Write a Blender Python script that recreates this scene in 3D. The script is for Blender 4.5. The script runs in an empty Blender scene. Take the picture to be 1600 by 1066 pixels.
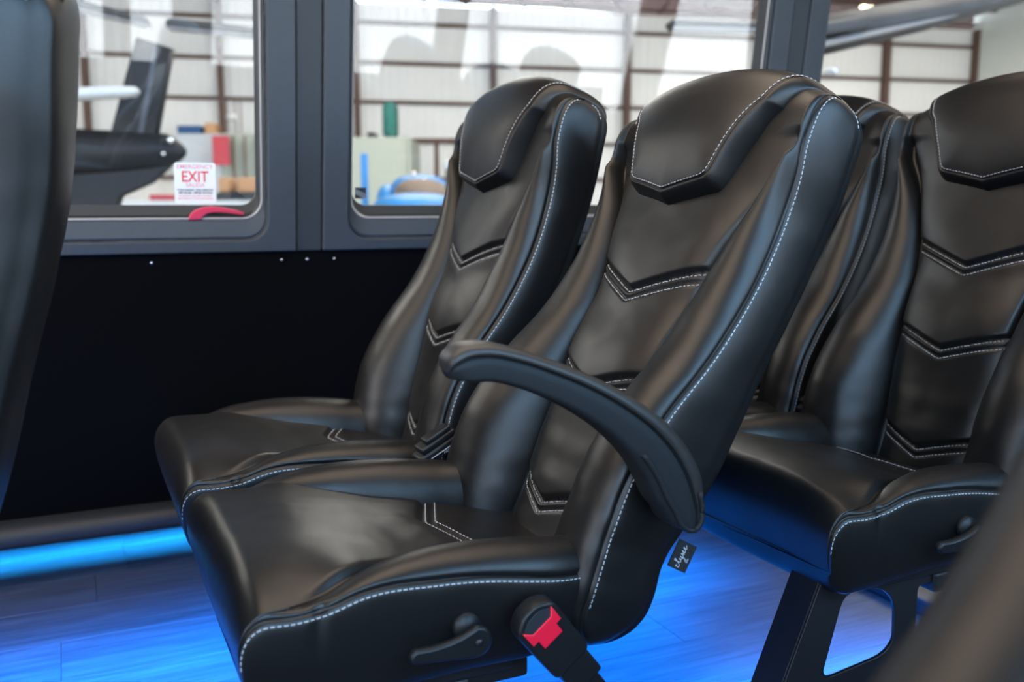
import bpy, bmesh, math, random
import numpy as np
from mathutils import Vector, Matrix, noise
random.seed(7)
SC = bpy.context.scene
COL = SC.collection
R = math.radians
H = 0.88                                    # camera height over the cabin floor

# ------------------------------------------------------------------ camera
FPX, YAW, PIT = 1500.0, R(24.98), -R(8.157)
cd = bpy.data.cameras.new('camera'); cam = bpy.data.objects.new('camera', cd); COL.objects.link(cam)
cam.location = (0, 0, H)
cam.rotation_euler = (R(90) + PIT, 0, -YAW)
cd.sensor_width = 36.0; cd.lens = FPX / 1600 * 36.0
cd.clip_start = 0.02; cd.clip_end = 400
cd.dof.use_dof = True; cd.dof.focus_distance = 1.33; cd.dof.aperture_fstop = 4.0
SC.camera = cam
SC.view_settings.view_transform = 'Standard'; SC.view_settings.look = 'None'
SC.view_settings.gamma = 1.0; SC.view_settings.use_curve_mapping = False
SC.view_settings.exposure = 0.0

# ------------------------------------------------------------------ world and lights
w = bpy.data.worlds.new('sky'); SC.world = w; w.use_nodes = True
nt = w.node_tree; bgn = nt.nodes['Background']
tc = nt.nodes.new('ShaderNodeTexCoord'); sx = nt.nodes.new('ShaderNodeSeparateXYZ')
cr = nt.nodes.new('ShaderNodeValToRGB')
cr.color_ramp.elements[0].position = 0.0; cr.color_ramp.elements[0].color = (0.86, 0.93, 1, 1)
cr.color_ramp.elements[1].position = 0.6; cr.color_ramp.elements[1].color = (0.20, 0.48, 1, 1)
nt.links.new(tc.outputs['Generated'], sx.inputs[0]); nt.links.new(sx.outputs['Z'], cr.inputs[0])
nt.links.new(cr.outputs[0], bgn.inputs[0]); bgn.inputs[1].default_value = 8.0
def light(name, typ, loc, energy, color=(1, 1, 1), rot=(0, 0, 0), size=1, sy=None, spread=None):
    d = bpy.data.lights.new(name, typ); o = bpy.data.objects.new(name, d); COL.objects.link(o)
    o.location = loc; o.rotation_euler = rot; d.energy = energy; d.color = color
    if typ == 'AREA':
        d.size = size
        if sy: d.shape = 'RECTANGLE'; d.size_y = sy
        if spread: d.spread = spread
    return o
sun = light('sun', 'SUN', (0, -20, 30), 38, (1, 0.93, 0.82)); sun.data.angle = R(0.6)
sun.rotation_euler = Vector((-.55, .22, .8)).to_track_quat('Z', 'Y').to_euler()
# lamps of the cabin headliner (warm) and of the hangar roof
light('cabin_ceiling_light', 'AREA', (-.6, 1.2, 1.74), 34, (1, 0.80, 0.62), (0, 0, 0), 3.4, 0.9)
light('cabin_ceiling_light', 'AREA', (2.2, 1.2, 1.74), 8, (1, 0.80, 0.62), (0, 0, 0), 1.6, 0.9)
light('windscreen_daylight', 'AREA', (-3.3, 0.75, 1.35), 27, (1, 0.88, 0.76), (0, R(-90), 0), 1.0, 1.9)
for x in (-8, 8, 24):
    for y in (8, 20):
        light('hangar_bay_light', 'AREA', (x, y, 8.2), 1500, (1, 0.93, 0.85), (0, 0, 0), 5, 5)
# blue LED strips: under the wall ledge and under the seat rail by the aisle
light('led_glow_ledge', 'AREA', (0.3, 2.60, 0.125), 36, (0.01, 0.30, 1), (0, 0, 0), 4.0, 0.02, R(94))
light('led_glow_seat_rail', 'AREA', (-.10, 1.86, 0.23), 92, (0.0, 0.17, 1), (0, 0, 0), 2.9, 0.16, R(150))
light('led_glow_aisle', 'AREA', (0.35, 1.22, 0.24), 100, (0.0, 0.17, 1), (0, 0, 0), 2.3, 0.03, R(140))
light('cool_side_fill', 'AREA', (1.2, -.50, 1.66), 88, (0.36, 0.66, 1), (R(52), 0, 0), 4.2, 0.55)  # added cool fill that brightens the seat side panels, not a fitted lamp

# ------------------------------------------------------------------ materials
def new_mat(name):
    m = bpy.data.materials.new(name); m.use_nodes = True
    return m, m.node_tree, m.node_tree.nodes['Principled BSDF']
def setp(b, **k):
    for kk, v in k.items(): b.inputs[kk.replace('_', ' ')].default_value = v
def mat(name, color, rough=0.5, metal=0.0, spec=0.5, emit=None, es=0, bump=0, bscale=200, var=0, vscale=8, coat=0):
    m, t, b = new_mat(name)
    b.inputs['Base Color'].default_value = (*color, 1); b.inputs['Roughness'].default_value = rough
    b.inputs['Metallic'].default_value = metal; b.inputs['Specular IOR Level'].default_value = spec
    b.inputs['Coat Weight'].default_value = coat
    co = t.nodes.new('ShaderNodeTexCoord')
    if emit: b.inputs['Emission Color'].default_value = (*emit, 1); b.inputs['Emission Strength'].default_value = es
    if var:
        n = t.nodes.new('ShaderNodeTexNoise'); n.inputs['Scale'].default_value = vscale; n.inputs['Detail'].default_value = 5
        t.links.new(co.outputs['Object'], n.inputs['Vector'])
        mx = t.nodes.new('ShaderNodeMix'); mx.data_type = 'RGBA'
        mx.inputs[6].default_value = (*[c * (1 - var) for c in color], 1)
        mx.inputs[7].default_value = (*[min(1, c * (1 + var)) for c in color], 1)
        t.links.new(n.outputs[0], mx.inputs[0]); t.links.new(mx.outputs[2], b.inputs['Base Color'])
    if bump:
        n = t.nodes.new('ShaderNodeTexNoise'); n.inputs['Scale'].default_value = bscale; n.inputs['Detail'].default_value = 3
        t.links.new(co.outputs['Object'], n.inputs['Vector'])
        bp = t.nodes.new('ShaderNodeBump'); bp.inputs['Strength'].default_value = bump; bp.inputs['Distance'].default_value = 0.001
        t.links.new(n.outputs[0], bp.inputs['Height']); t.links.new(bp.outputs[0], b.inputs['Normal'])
    return m
def leather(name, color=(.006, .0059, .006), rough=.385):
    m, t, b = new_mat(name)
    co = t.nodes.new('ShaderNodeTexCoord')
    v = t.nodes.new('ShaderNodeTexVoronoi'); v.inputs['Scale'].default_value = 900
    n = t.nodes.new('ShaderNodeTexNoise'); n.inputs['Scale'].default_value = 14; n.inputs['Detail'].default_value = 4
    t.links.new(co.outputs['Object'], v.inputs['Vector']); t.links.new(co.outputs['Object'], n.inputs['Vector'])
    b1 = t.nodes.new('ShaderNodeBump'); b1.inputs['Strength'].default_value = .25; b1.inputs['Distance'].default_value = .0004
    b2 = t.nodes.new('ShaderNodeBump'); b2.inputs['Strength'].default_value = .12; b2.inputs['Distance'].default_value = .004
    t.links.new(v.outputs['Distance'], b1.inputs['Height']); t.links.new(n.outputs[0], b2.inputs['Height'])
    t.links.new(b2.outputs[0], b1.inputs['Normal']); t.links.new(b1.outputs[0], b.inputs['Normal'])
    mr = t.nodes.new('ShaderNodeMapRange'); mr.inputs['To Min'].default_value = rough - .04; mr.inputs['To Max'].default_value = rough + .05
    t.links.new(n.outputs[0], mr.inputs['Value']); t.links.new(mr.outputs[0], b.inputs['Roughness'])
    b.inputs['Base Color'].default_value = (*color, 1); b.inputs['Specular IOR Level'].default_value = .5
    return m
M = {}
M['leather'] = leather('black_leather')
M['thread'] = mat('grey_thread', (.46, .47, .49), .8)
M['plastic'] = mat('black_plastic', (.008, .0085, .010), .42, spec=.4, bump=.25, bscale=500)
M['armrest'] = mat('armrest_polyurethane', (.012, .014, .016), .6, spec=.3, bump=.4, bscale=900)
M['armpad'] = mat('armrest_pad', (.024, .022, .021), .42, bump=.3, bscale=800)
M['trim'] = mat('charcoal_trim_plastic', (.034, .043, .053), .5, bump=.5, bscale=650, var=.12, vscale=60)
M['trimdark'] = mat('dark_trim_plastic', (.022, .028, .034), .55, bump=.5, bscale=650)
M['carpet'] = mat('black_wall_carpet', (.0013, .0014, .0019), .95, spec=.1, bump=.6, bscale=1500)
M['rubber'] = mat('black_rubber', (.02, .024, .028), .5)
M['glaze'] = mat('pale_window_edge', (.42, .40, .39), .35)
M['steel'] = mat('black_powdercoat', (.012, .012, .014), .42, spec=.5)
M['screw'] = mat('zinc_screw', (.6, .62, .65), .3, metal=1)
M['red'] = mat('red_button', (.95, .012, .045), .35)
M['redh'] = mat('red_pull_handle', (.62, .035, .09), .4)
M['white'] = mat('sticker_white', (.82, .83, .84), .5)
M['redink'] = mat('red_ink', (.75, .05, .04), .5)
M['pinkink'] = mat('light_red_ink', (.80, .28, .28), .5)
M['blackink'] = mat('black_ink', (.02, .02, .025), .5)
M['greyink'] = mat('grey_ink', (.45, .47, .48), .5)
M['tag'] = mat('woven_black_tag', (.012, .014, .016), .75, bump=.5, bscale=2000)
M['tagthread'] = mat('pale_tag_embroidery', (.55, .58, .62), .6)
M['headliner'] = mat('grey_headliner', (.10, .095, .09), .9)
M['led'] = mat('led_strip', (.1, .3, .9), .4, emit=(.05, .35, 1), es=6)
# floor planks: grey wood print
m, t, b = new_mat('wood_vinyl'); M['plank'] = m
co = t.nodes.new('ShaderNodeTexCoord'); mp = t.nodes.new('ShaderNodeMapping'); mp.inputs['Scale'].default_value = (2.2, 34, 10)
n = t.nodes.new('ShaderNodeTexNoise'); n.inputs['Scale'].default_value = 2.2; n.inputs['Detail'].default_value = 8; n.inputs['Roughness'].default_value = .65
oi = t.nodes.new('ShaderNodeObjectInfo'); r_ = t.nodes.new('ShaderNodeValToRGB')
r_.color_ramp.elements[0].position = .3; r_.color_ramp.elements[0].color = (.040, .039, .038, 1)
r_.color_ramp.elements[1].position = .72; r_.color_ramp.elements[1].color = (.105, .103, .10, 1)
va = t.nodes.new('ShaderNodeVectorMath'); va.operation = 'ADD'
t.links.new(co.outputs['Object'], va.inputs[0]); t.links.new(oi.outputs['Random'], va.inputs[1]); t.links.new(va.outputs[0], mp.inputs[0])
t.links.new(mp.outputs[0], n.inputs['Vector']); t.links.new(n.outputs[0], r_.inputs[0])
hs = t.nodes.new('ShaderNodeHueSaturation'); mr = t.nodes.new('ShaderNodeMapRange'); mr.inputs['To Min'].default_value = .8; mr.inputs['To Max'].default_value = 1.15
t.links.new(oi.outputs['Random'], mr.inputs['Value']); t.links.new(mr.outputs[0], hs.inputs['Value']); t.links.new(r_.outputs[0], hs.inputs['Color'])
t.links.new(hs.outputs[0], b.inputs['Base Color']); b.inputs['Roughness'].default_value = .5; b.inputs['Specular IOR Level'].default_value = .3
bp = t.nodes.new('ShaderNodeBump'); bp.inputs['Strength'].default_value = .4; bp.inputs['Distance'].default_value = .0012
t.links.new(n.outputs[0], bp.inputs['Height']); t.links.new(bp.outputs[0], b.inputs['Normal'])
# glass: thin pane, fresnel mix of clear and mirror
m = bpy.data.materials.new('window_glass'); m.use_nodes = True; t = m.node_tree; t.nodes.clear()
o_ = t.nodes.new('ShaderNodeOutputMaterial'); mx = t.nodes.new('ShaderNodeMixShader'); fr = t.nodes.new('ShaderNodeFresnel'); fr.inputs[0].default_value = 1.6
tr = t.nodes.new('ShaderNodeBsdfTransparent'); tr.inputs[0].default_value = (.95, .965, .96, 1); gl = t.nodes.new('ShaderNodeBsdfGlossy'); gl.inputs['Roughness'].default_value = 0.0
gm = t.nodes.new('ShaderNodeNewGeometry'); mi = t.nodes.new('ShaderNodeMapRange'); mi.inputs['To Min'].default_value = 1.6; mi.inputs['To Max'].default_value = 1 / 1.6
t.links.new(gm.outputs['Backfacing'], mi.inputs['Value']); t.links.new(mi.outputs[0], fr.inputs[0])   # same reflectance from both sides of the pane
t.links.new(fr.outputs[0], mx.inputs[0]); t.links.new(tr.outputs[0], mx.inputs[1]); t.links.new(gl.outputs[0], mx.inputs[2]); t.links.new(mx.outputs[0], o_.inputs[0]); M['glass'] = m
# hangar
M['sheet'] = mat('white_insulated_sheet', (.78, .77, .74), .7, var=.05, vscale=.6)
M['sheet2'] = mat('pale_green_white_sheet', (.66, .70, .66), .7, var=.06, vscale=.5)
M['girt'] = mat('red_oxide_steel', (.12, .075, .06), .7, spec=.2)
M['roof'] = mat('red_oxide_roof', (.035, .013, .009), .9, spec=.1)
M['concrete'] = mat('polished_concrete', (.42, .41, .39), .35, var=.15, vscale=.7)
M['apron'] = mat('sunlit_apron_concrete', (.52, .48, .42), .85, var=.12, vscale=.4)
M['lampon'] = mat('lit_lamp', (1, .95, .8), .5, emit=(1, .85, .6), es=12)
M['heli'] = mat('gloss_black_paint', (.016, .016, .017), .45, spec=.18)
M['helig'] = mat('dark_grey_stripe', (.07, .075, .085), .6, spec=.2)
M['whitep'] = mat('white_aircraft_paint', (.52, .52, .50), .6)
M['bluep'] = mat('sky_blue_paint', (.03, .22, .50), .5)
M['tan'] = mat('tan_interior', (.20, .14, .10), .8)
M['cont'] = mat('pale_green_container', (.33, .36, .31), .7)
M['contw'] = mat('pale_blue_white_panel', (.42, .45, .48), .7)
M['redp'] = mat('red_poster', (.42, .05, .07), .7)
M['orange'] = mat('orange_cardboard', (.45, .25, .13), .8)
M['navy'] = mat('blue_tarp', (.02, .07, .18), .8)
M['green'] = mat('green_tarp', (.02, .13, .11), .8, var=.4, vscale=5)
M['chrome'] = mat('chrome', (.7, .7, .7), .15, metal=1)
M['wing'] = mat('grey_blue_wing', (.060, .058, .056), .6, spec=.15, var=.3, vscale=3)
M['winglight'] = mat('pale_wing_skin', (.25, .24, .23), .7, spec=.2)
M['bodyext'] = mat('van_body_paint', (.03, .03, .03), .3)

# ------------------------------------------------------------------ helpers
def tag(o, label=None, cat=None, group=None, kind=None):
    if label: o['label'] = label
    if cat: o['category'] = cat
    if group: o['group'] = group
    if kind: o['kind'] = kind
    return o
def empty(name, loc=(0, 0, 0), rz=0):
    o = bpy.data.objects.new(name, None); COL.objects.link(o); o.location = loc; o.rotation_euler = (0, 0, rz)
    o.empty_display_size = .1
    return o
def link(name, me, material=None, parent=None, smooth=True):
    if material: me.materials.clear(); me.materials.append(M[material] if isinstance(material, str) else material)
    if smooth: me.polygons.foreach_set('use_smooth', [True] * len(me.polygons))
    o = bpy.data.objects.new(name, me); COL.objects.link(o); o.parent = parent
    return o
def mesh(name, V, F):
    me = bpy.data.meshes.new(name); me.from_pydata([tuple(map(float, v)) for v in V], [], F); me.update(); return me
def grid_mesh(name, P, closeu=False, closev=False, flip=False):
    """P[i][j] -> quads; closev joins j ends, closeu joins i ends"""
    P = np.asarray(P); ni, nj = P.shape[:2]; idx = np.arange(ni * nj).reshape(ni, nj)
    a = idx if not closeu else np.vstack([idx, idx[:1]])
    if closev: a = np.hstack([a, a[:, :1]])
    q = np.stack([a[:-1, :-1], a[:-1, 1:], a[1:, 1:], a[1:, :-1]], -1).reshape(-1, 4)
    if flip: q = q[:, ::-1]
    return mesh(name, P.reshape(-1, 3), q.tolist())
def bm_obj(name, bm, material, parent=None, smooth=False):
    me = bpy.data.meshes.new(name); bmesh.ops.recalc_face_normals(bm, faces=bm.faces[:]); bm.to_mesh(me); bm.free()
    return link(name, me, material, parent, smooth)
def bx(bm, c, s, rot=None, bev=0.0, seg=2):
    r = bmesh.ops.create_cube(bm, size=1); vs = r['verts']
    bmesh.ops.scale(bm, vec=s, verts=vs)
    if bev > 0:
        es = list({e for v in vs for e in v.link_edges})
        rr = bmesh.ops.bevel(bm, geom=es, offset=bev, segments=seg, affect='EDGES', profile=.5)
        vs = list({v for f in rr['faces'] for v in f.verts} | {v for v in vs if v.is_valid})
    if rot is not None: bmesh.ops.rotate(bm, cent=(0, 0, 0), matrix=rot, verts=vs)
    bmesh.ops.translate(bm, vec=c, verts=vs)
    return vs
def box(name, c, s, material, parent=None, rot=None, bev=0.0, smooth=False):
    bm = bmesh.new(); bx(bm, c, s, rot, bev); return bm_obj(name, bm, material, parent, smooth)
def cyl(bm, p0, p1, r0, r1=None, seg=20):
    p0, p1 = Vector(p0), Vector(p1); d = p1 - p0
    rr = bmesh.ops.create_cone(bm, cap_ends=True, segments=seg, radius1=r0, radius2=r0 if r1 is None else r1, depth=d.length)
    bmesh.ops.rotate(bm, cent=(0, 0, 0), matrix=d.to_track_quat('Z', 'Y').to_matrix(), verts=rr['verts'])
    bmesh.ops.translate(bm, vec=(p0 + p1) / 2, verts=rr['verts']); return rr['verts']
def prism(name, poly, h, material, parent=None, frame=None, bev=0.0, holes=()):
    """polygon (list of 2D points) extruded by +-h/2, placed with a 4x4 frame; may have holes"""
    cu = bpy.data.curves.new(name, 'CURVE'); cu.dimensions = '2D'; cu.fill_mode = 'BOTH'; cu.extrude = max(h / 2 - bev, 1e-4); cu.bevel_depth = bev; cu.bevel_resolution = 1
    for pl in (poly, *holes):
        s = cu.splines.new('POLY'); s.points.add(len(pl) - 1); s.use_cyclic_u = True
        for p, q in zip(s.points, pl): p.co = (q[0], q[1], 0, 1)
    tmp = bpy.data.objects.new('tmp', cu); COL.objects.link(tmp)
    me = bpy.data.meshes.new_from_object(tmp.evaluated_get(bpy.context.evaluated_depsgraph_get()))
    bpy.data.objects.remove(tmp); bpy.data.curves.remove(cu)
    if frame is not None: me.transform(frame)
    return link(name, me, material, parent, False)
def rounded(poly, r, seg=5):
    out = []; n = len(poly)
    for i in range(n):
        p = Vector(poly[i]); a = (Vector(poly[i - 1]) - p); b = (Vector(poly[(i + 1) % n]) - p)
        rr = min(r[i] if isinstance(r, (list, tuple)) else r, a.length * .49, b.length * .49)
        if rr < 1e-5: out.append(tuple(p)); continue
        A = p + a.normalized() * rr; B = p + b.normalized() * rr
        for k in range(seg + 1):
            u = k / seg; out.append(tuple((1 - u) ** 2 * A + 2 * u * (1 - u) * p + u * u * B))
    return out
def text_mesh(s, size, shear=0, bold=0, ext=.0001, align='CENTER', sp=1.0):
    cu = bpy.data.curves.new('t', 'FONT'); cu.body = s; cu.size = size; cu.shear = shear; cu.offset = bold; cu.extrude = ext
    cu.align_x = align; cu.space_character = sp
    tmp = bpy.data.objects.new('tmp', cu); COL.objects.link(tmp)
    me = bpy.data.meshes.new_from_object(tmp.evaluated_get(bpy.context.evaluated_depsgraph_get()))
    bpy.data.objects.remove(tmp); bpy.data.curves.remove(cu); return me
def tube(name, pts, r, material, parent=None, seg=8, flat=1.0):
    pts = [Vector(p) for p in pts]; rings = []
    for i, p in enumerate(pts):
        d = (pts[min(i + 1, len(pts) - 1)] - pts[max(i - 1, 0)]).normalized()
        a = d.cross(Vector((0, 0, 1)));  a = a.normalized() if a.length > 1e-4 else Vector((1, 0, 0)); bb = d.cross(a)
        rr = r[i] if isinstance(r, (list, tuple)) else r
        rings.append([p + rr * (math.cos(2 * math.pi * k / seg) * a + flat * math.sin(2 * math.pi * k / seg) * bb) for k in range(seg)])
    ni = len(rings); V = [v for rg in rings for v in rg]; F = []
    for i in range(ni - 1):
        for k in range(seg): F.append([i * seg + k, i * seg + (k + 1) % seg, (i + 1) * seg + (k + 1) % seg, (i + 1) * seg + k])
    F.append(list(range(seg))[::-1]); F.append([(ni - 1) * seg + k for k in range(seg)])
    return link(name, mesh(name, V, F), material, parent)
def cr_spline(xs, ys):
    """monotone-ish smooth interpolation (catmull-rom on irregular knots)"""
    xs = np.array(xs, float); ys = np.array(ys, float)
    m = np.gradient(ys, xs)
    def f(x):
        x = np.clip(x, xs[0], xs[-1]); i = np.clip(np.searchsorted(xs, x) - 1, 0, len(xs) - 2)
        h = xs[i + 1] - xs[i]; u = (x - xs[i]) / h
        return ((2 * u ** 3 - 3 * u ** 2 + 1) * ys[i] + (u ** 3 - 2 * u ** 2 + u) * h * m[i] + (-2 * u ** 3 + 3 * u ** 2) * ys[i + 1] + (u ** 3 - u ** 2) * h * m[i + 1])
    return f
def sstep(a, b, x):
    u = np.clip((x - a) / (b - a), 0, 1); return u * u * (3 - 2 * u)
def normals_grid(P):
    du = np.gradient(P, axis=0); dv = np.gradient(P, axis=1); n = np.cross(du, dv)
    return n / np.maximum(np.linalg.norm(n, axis=2, keepdims=True), 1e-9)
def stitches(paths, pitch=.0068, dash=.0046, wd=.00072, ht=.0006):
    """paths: list of (points, normals) -> one mesh of little thread dashes"""
    V, F = [], []
    for P, N in paths:
        P = np.asarray(P); N = np.asarray(N); seg = np.linalg.norm(np.diff(P, axis=0), axis=1); s = np.concatenate([[0], np.cumsum(seg)])
        n = int(s[-1] / pitch)
        for k in range(n):
            a, b_ = k * pitch, k * pitch + dash
            pa = np.array([np.interp(a, s, P[:, c]) for c in range(3)]); pb = np.array([np.interp(b_, s, P[:, c]) for c in range(3)])
            nn = np.array([np.interp((a + b_) / 2, s, N[:, c]) for c in range(3)]); nn /= max(np.linalg.norm(nn), 1e-9)
            d = pb - pa; d /= max(np.linalg.norm(d), 1e-9); sd = np.cross(d, nn)
            i0 = len(V)
            for q, e in ((pa, 0), ((pa + pb) / 2, 1), (pb, 0)):
                for sgn in (-1, 0, 1):
                    V.append(q + sd * sgn * wd + nn * (ht * (1.0 if sgn == 0 else 0.1) * (1.0 + .9 * e) - .0003 * (1 - e)))
            for r0 in (0, 1):
                for c0 in (0, 1):
                    j = i0 + r0 * 3 + c0; F.append([j, j + 3, j + 4, j + 1])
    return mesh('stitching', V, F)
def fbm(P, scale, seed=0.0):
    return np.array([noise.noise(Vector((p[0] * scale + seed, p[1] * scale, p[2] * scale))) for p in P.reshape(-1, 3)]).reshape(P.shape[:-1])

# ------------------------------------------------------------------ seat surfaces
f_cr = cr_spline([-.09, .07, .15, .25, .35, .41, .48, .54, .60, .66, .73], [.098, .100, .106, .115, .125, .136, .160, .185, .208, .212, .212])
f_nc = cr_spline([-.09, .04, .2, .36, .5, .6, .68, .73], [.022, .018, .024, .015, .012, .018, .020, .020])
f_nb = cr_spline([-.09, .0, .06, .12, .2, .3, .4, .5, .6, .73], [.085, .100, .106, .106, .092, .056, .038, .033, .034, .030])
f_ns = cr_spline([-.09, .0, .06, .13, .2, .3, .4, .5, .57, .62, .73], [.056, .070, .077, .077, .060, .022, -.001, -.003, .006, .016, .018])
f_nr = cr_spline([-.09, -.03, .04, .14, .32, .49, .64, .73], [.01, -.022, -.017, -.040, -.063, -.080, -.074, -.07])
f_W = cr_spline([-.09, 0, .1, .2, .3, .4, .5, .6, .73], [.228, .235, .236, .231, .224, .218, .218, .223, .223])
TB, TT = .664, .715
def t_warp(t, y): return t - .055 * (y / .235) ** 2 * sstep(.45, .70, t)
CHEV = ((.360, .36, .135), (.212, .34, .115), (.038, .36, .10))
def chev_disp(y, t):
    d_ = np.zeros_like(t)
    for tip, sl, hw in CHEV:
        e = (t - tip - sl * (np.sqrt(y * y + 1.2e-5) - .0035))
        d_ += -.0052 * np.exp(-(e / .0030) ** 2) - .0042 * np.exp(-((e + .0135) / .0030) ** 2)
        d_ += .0065 * sstep(.0, .009, e) * (1 - sstep(.02, .12, e)) + .0025 * (1 - sstep(.0, .05, -e)) * (e < 0)
    return d_
def front_n(y, t):
    cw = f_cr(t); u = np.clip(np.abs(y) / cw, 0, 1)
    puff = .010 * (1 - u ** 2.2) * (1 - sstep(.45, .6, t)) + .004 * (1 - u ** 2)
    groove = (-.009 * np.exp(-((1 - u) * cw / .0045) ** 2) - .010 * u ** 7) * (1 - sstep(.595, .615, t))
    return f_nc(t) + puff + groove + chev_disp(y, t) * (1 - sstep(.9, 1.0, u))
def bez(P0, P1, P2, P3, u):
    u = u[:, None]; return (1 - u) ** 3 * P0 + 3 * u * (1 - u) ** 2 * P1 + 3 * u * u * (1 - u) * P2 + u ** 3 * P3
NA, NB, NS, NR_ = 58, 34, 12, 12
def back_contour(t, c):
    """right half contour from the front centre round the side to the back centre: list (y, t, n)"""
    cw = float(f_cr(t)); W = float(f_W(t)); nb = float(f_nb(t)); ns = float(f_ns(t)); nr = float(f_nr(t))
    y = np.linspace(0, cw, NA); tt = t_warp(t, y); n = front_n(y, tt)
    A = np.stack([y, n], 1)
    n0 = A[-1, 1]; up = 1 - sstep(.585, .625, t)
    P0 = np.array([cw, n0]); P3 = np.array([W, ns])
    P1 = np.array([cw + .10 * (W - cw) * up + .3 * (W - cw) * (1 - up), n0 + (nb - n0) * 1.20 * up + .004 * (1 - up)])
    P2 = np.array([W - .006, nb + .004])
    ub = np.linspace(0, 1, NB + 1)[1:]; ub = 1 - (1 - ub) ** 1.4
    B = bez(P0, P1, P2, P3, ub)
    dl = np.linalg.norm(B - P3, axis=1); g = .0028 * np.exp(-(dl / .0035) ** 2)
    B[:, 0] -= g
    B[:, 1] -= .3 * g
    P4 = np.array([W - .006, nr])
    us = np.linspace(0, 1, NS + 1)[1:] ** .8
    us = np.concatenate([[.02, .045, .08, .12], np.linspace(.18, 1, NS - 4)])
    S = bez(P3, P3 + [(.008), -.02], P4 + [.006, .02], P4, us)
    dl = np.linalg.norm(S - P3, axis=1); S[:, 0] -= .0028 * np.exp(-(dl / .0035) ** 2)
    dl = np.linalg.norm(S - P4, axis=1); S[:, 0] -= .004 * np.exp(-(dl / .004) ** 2)
    ur = np.linspace(0, 1, NR_ + 1)[1:]
    bulge = .030
    P5 = np.array([0, nr - bulge])
    Q = bez(P4, P4 + [-.006, -.028], P5 + [.12, 0], P5, ur)
    C = np.vstack([A, B, S, Q])
    m = (ns + nr) / 2
    C[:, 1] = m + (C[:, 1] - m) * c
    C[:, 0] *= 1 - .05 * (1 - c)
    return C
def back_levels():
    L = []
    for ph in np.linspace(R(88), 0, 8)[:-1]: L.append((-.045 - .035 * math.sin(ph), (1 - math.sin(ph) ** 2.2) ** (1 / 2.2)))
    for t in np.arange(-.045, TB, .0031): L.append((t, 1.0))
    for ph in np.linspace(0, R(89), 16): L.append((TB + (TT - TB) * math.sin(ph), max(.02, (1 - math.sin(ph) ** 2.8) ** (1 / 2.8))))
    return L
def build_backrest():
    G = []
    for t, c in back_levels():
        C = back_contour(t, c); half = np.stack([C[:, 0], t_warp(t, C[:, 0]), C[:, 1]], 1)
        mir = half[1:-1][::-1] * [-1, 1, 1]
        ring = np.vstack([half, mir])                # closed contour
        G.append(np.stack([-ring[:, 2], ring[:, 0], ring[:, 1]], 1))
    G = np.array(G)
    Nn = normals_grid(np.concatenate([G, G[:, :1]], 1))[:, :-1]
    ctr = G.mean(axis=1, keepdims=True)
    if np.sum(Nn * (G - ctr)) < 0: Nn = -Nn
    wv = fbm(G, 9, 3.1) * .0022 + fbm(G, 26, 8.2) * .0007
    low = 1 - sstep(.05, .2, G[:, :, 2])
    wv = wv + low * fbm(G * np.array([1, 1, 2.5]), 14, 5.5) * .0014
    G = G + Nn * wv[:, :, None]
    ni, nj = G.shape[:2]
    me = grid_mesh('backrest', G, closev=True)
    bm = bmesh.new(); bm.from_mesh(me); bm.verts.ensure_lookup_table()
    bm.faces.new([bm.verts[j] for j in range(nj)]); bm.faces.new([bm.verts[(ni - 1) * nj + j] for j in range(nj)])
    bmesh.ops.recalc_face_normals(bm, faces=bm.faces[:]); bm.to_mesh(me); bm.free()
    return me, G, Nn
def nearest_front(G, Nn, yy, tt):
    """surface points of the front centre panel at given (y,t)"""
    P, N = [], []
    for y, t in zip(yy, tt):
        i = int(np.argmin(np.abs(G[:, 0, 2] - t))); row = G[i]; half = row[:NA] if y >= 0 else row[[0] + list(range(len(row) - 1, len(row) - NA, -1))]
        x = np.interp(abs(y), np.abs(half[:, 1]), half[:, 0])
        P.append((x, y, t)); N.append((-1, 0, 0))
    return P, N
def back_stitches(G, Nn):
    paths = []
    j3 = NA + NB - 1
    nj = G.shape[1]
    lv = back_levels(); k0 = 10
    for side in (1, -1):
        js = (j3 + 3) if side == 1 else (nj - (j3 + 3))
        P = [G[i, js] for i in range(k0, len(lv) - 3)]; N = [np.array([-.2, side, .0]) for i in range(k0, len(lv) - 3)]
        je = (NA + NB + NS - 2) if side == 1 else nj - (NA + NB + NS - 2)
        for i in range(len(lv) - 4, len(lv) - 12, -1): P.append(G[i, je]); N.append(np.array([.2, side, .1]))
        P = np.array(P) + np.array([0, side * .0006, 0]); paths.append((P, N))
    for tip, sl, hw in CHEV:
        for off in (-.0035, -.0172):
            yy = np.linspace(-hw * .93, hw * .93, 60); tt = tip + sl * np.abs(yy) + off
            P, N = nearest_front(G, Nn, yy, tt); paths.append((np.array(P) + [-.0006, 0, 0], N))
    return stitches(paths)
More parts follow.
